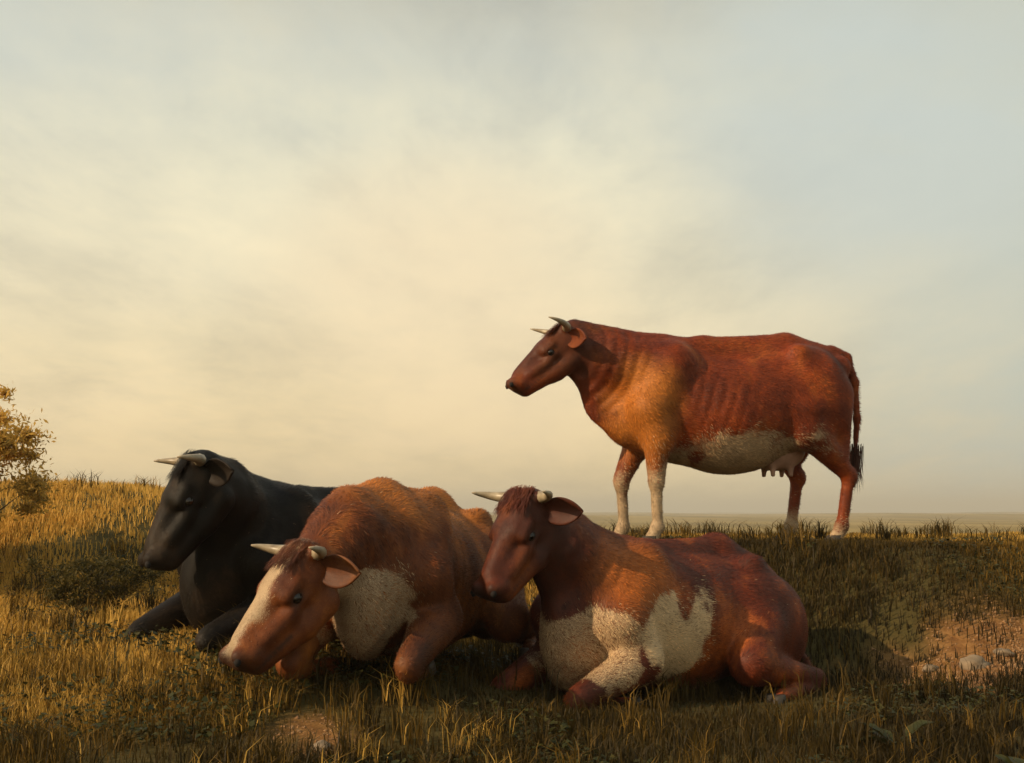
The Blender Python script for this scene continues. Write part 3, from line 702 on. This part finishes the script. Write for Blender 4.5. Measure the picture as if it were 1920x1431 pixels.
# ------------------------------------------------------------------ dock plants and stones
dock_m = leaf_mat('dock_leaf', [(0, (.022, .026, .008)), (.5, (.045, .048, .012)), (1, (.10, .06, .018))], .25, .5)
def leaf_mesh(L, W, seed):
    r = random.Random(seed); V = []; F = []; n = 11; k = 5; T = []
    curl = r.uniform(.25, .6); rise = r.uniform(.7, 1.2)
    for i in range(n):
        u = i/(n-1); w_ = W*(math.sin(math.pi*min(1, max(0, u-.16)/.86))**.75 if u > .18 else .05)+.0025
        xx = L*(u-.12*u*u*curl); zz = L*(rise*.62*u-curl*1.05*u*u)
        for j in range(k):
            a = (j/(k-1)-.5)*2; V.append((xx, a*w_, zz+abs(a)*w_*.35+math.sin(u*17+a*2+seed)*.004*abs(a)*(u > .2))); T.append(min(1, max(0, .4+r.gauss(0, .08)+(.25 if abs(a) > .9 else 0)-(.2 if j == 2 else 0))))
    for i in range(n-1):
        for j in range(k-1): F.append((i*k+j, i*k+j+1, (i+1)*k+j+1, (i+1)*k+j))
    return V, F, T
protos = []
for i in range(6):
    V, F, T = leaf_mesh(.26, .045+.008*(i % 3), i); me = bpy.data.meshes.new('leaf'); me.from_pydata(V, [], F); me.polygons.foreach_set('use_smooth', [True]*len(F)); me.materials.append(dock_m)
    a = me.attributes.new('tint', 'FLOAT', 'POINT'); a.data.foreach_set('value', T); protos.append(me)
def dock(x, y, s_, n, label):
    r = empty('dock_plant', (x, y, gz(x, y)-.01)); tag(r, label, 'plant', 'broad leafed docks in the foreground')
    for i in range(n):
        o = link(bpy.data.objects.new('leaf', random.choice(protos)), r)
        o.rotation_euler = (random.uniform(-.2, .2), random.uniform(-.5, .35), i*2.4+random.uniform(-.3, .3)); q = .88*s_*random.uniform(.6, 1.1); o.scale = (q, q, q)
random.seed(11)
dock(1.12, 4.15, 1.0, 12, 'largest dark green dock plant near the bottom edge, right of centre')
dock(1.52, 5.0, .9, 10, 'dark dock plant below the rump of the dark red cow')
dock(1.78, 4.35, .8, 9, 'dock plant nearest the bottom right corner of the picture')
dock(-1.55, 4.05, .75, 9, 'small dock plant near the bottom left corner of the picture')
dock(.30, 4.1, .6, 8, 'small dock plant at the bottom edge near the middle')
stone_m = simple('weathered_stone', (.30, .22, .14), .9, (.14, .10, .06), 9)
def stone(x, y, r_, seed, label):
    bmn = []; rr = np.random.default_rng(seed); n = 12; m_ = 16; V = []; F = []
    for i in range(n+1):
        ph = math.pi*i/n
        for j in range(m_):
            th = 2*math.pi*j/m_; d = Vector((math.sin(ph)*math.cos(th), math.sin(ph)*math.sin(th), math.cos(ph)))
            k = 1+.35*mnoise.noise(d*1.4+Vector((seed, 0, 0)))+.12*mnoise.noise(d*4+Vector((seed, 5, 0)))
            V.append((d.x*k*r_*1.25, d.y*k*r_, d.z*k*r_*.62))
    for i in range(n):
        for j in range(m_): F.append((i*m_+j, (i+1)*m_+j, (i+1)*m_+(j+1) % m_, i*m_+(j+1) % m_))
    o = mesh_obj('stone', V, F, stone_m); o.location = (x, y, gz(x, y)+r_*.15); o.rotation_euler.z = seed*1.3
    tag(o, label, 'stone', 'stones on the bare earth')
stone(2.55, 6.95, .075, 1, 'largest rounded stone on the patch of bare earth at the right')
stone(2.78, 7.12, .045, 2, 'small stone just right of the largest on the bare earth')
stone(2.33, 7.02, .04, 3, 'small stone at the left end of the bare earth patch')
stone(-.72, 4.78, .035, 4, 'small stone on the bare spot below the dun cow')

# ------------------------------------------------------------------ evening haze
hz = mesh_obj('haze', [(x, y, z) for x in (-3300, 3300) for y in (-80, 5300) for z in (-25, 40)], [(0, 1, 3, 2), (4, 6, 7, 5), (0, 4, 5, 1), (2, 3, 7, 6), (0, 2, 6, 4), (1, 5, 7, 3)], None, smooth=False)
hm = bpy.data.materials.new('evening_haze'); hm.use_nodes = True; ht = hm.node_tree; ht.nodes.clear()
pv = ht.nodes.new('ShaderNodeVolumePrincipled'); pv.inputs['Color'].default_value = (1, .93, .80, 1); pv.inputs['Density'].default_value = .0008; pv.inputs['Anisotropy'].default_value = .2
ho = ht.nodes.new('ShaderNodeOutputMaterial'); ht.links.new(pv.outputs[0], ho.inputs['Volume']); hz.data.materials.append(hm); hz['kind'] = 'stuff'

# crumbled soil on the bare earth
def clods():
    n = 26000; X = np.concatenate([rng.uniform(1.7, 4.2, n), rng.uniform(-1.3, -.3, 5000)]); Y = np.concatenate([rng.uniform(5.9, 8.1, n), rng.uniform(4.3, 5.3, 5000)])
    k = (earth_mask(X, Y) > .25+.5*rng.random(len(X)))*(fbm(X*5, Y*5, 3, 91)+.35 > rng.random(len(X))*.8); X, Y = X[k > 0], Y[k > 0]; n = len(X)
    r = .003+.010*rng.random(n)**4+.004*rng.random(n); Z = ground_z(X, Y); P = []
    for d in ((1, 0, 0), (0, 1, 0), (-1, 0, 0), (0, -1, 0), (0, 0, .8), (0, 0, -.5)):
        q = r*rng.uniform(.7, 1.35, n); P.append(np.stack([X+d[0]*q+rng.normal(0, .2, n)*r, Y+d[1]*q+rng.normal(0, .2, n)*r, Z+d[2]*q], 1))
    F = np.array([(0, 1, 4), (1, 2, 4), (2, 3, 4), (3, 0, 4), (1, 0, 5), (2, 1, 5), (3, 2, 5), (0, 3, 5)])
    o = mesh_obj('soil_clods', np.stack(P, 1).reshape(-1, 3), (np.arange(n)[:, None, None]*6+F).reshape(-1, 3), clod_m, smooth=False)
    tag(o, 'crumbled clods of bare brown earth at the right and below the dun cow', 'earth', kind='stuff')
clod_m = simple('clod', (.36, .20, .085), .95, (.15, .075, .03), 6)
clods()
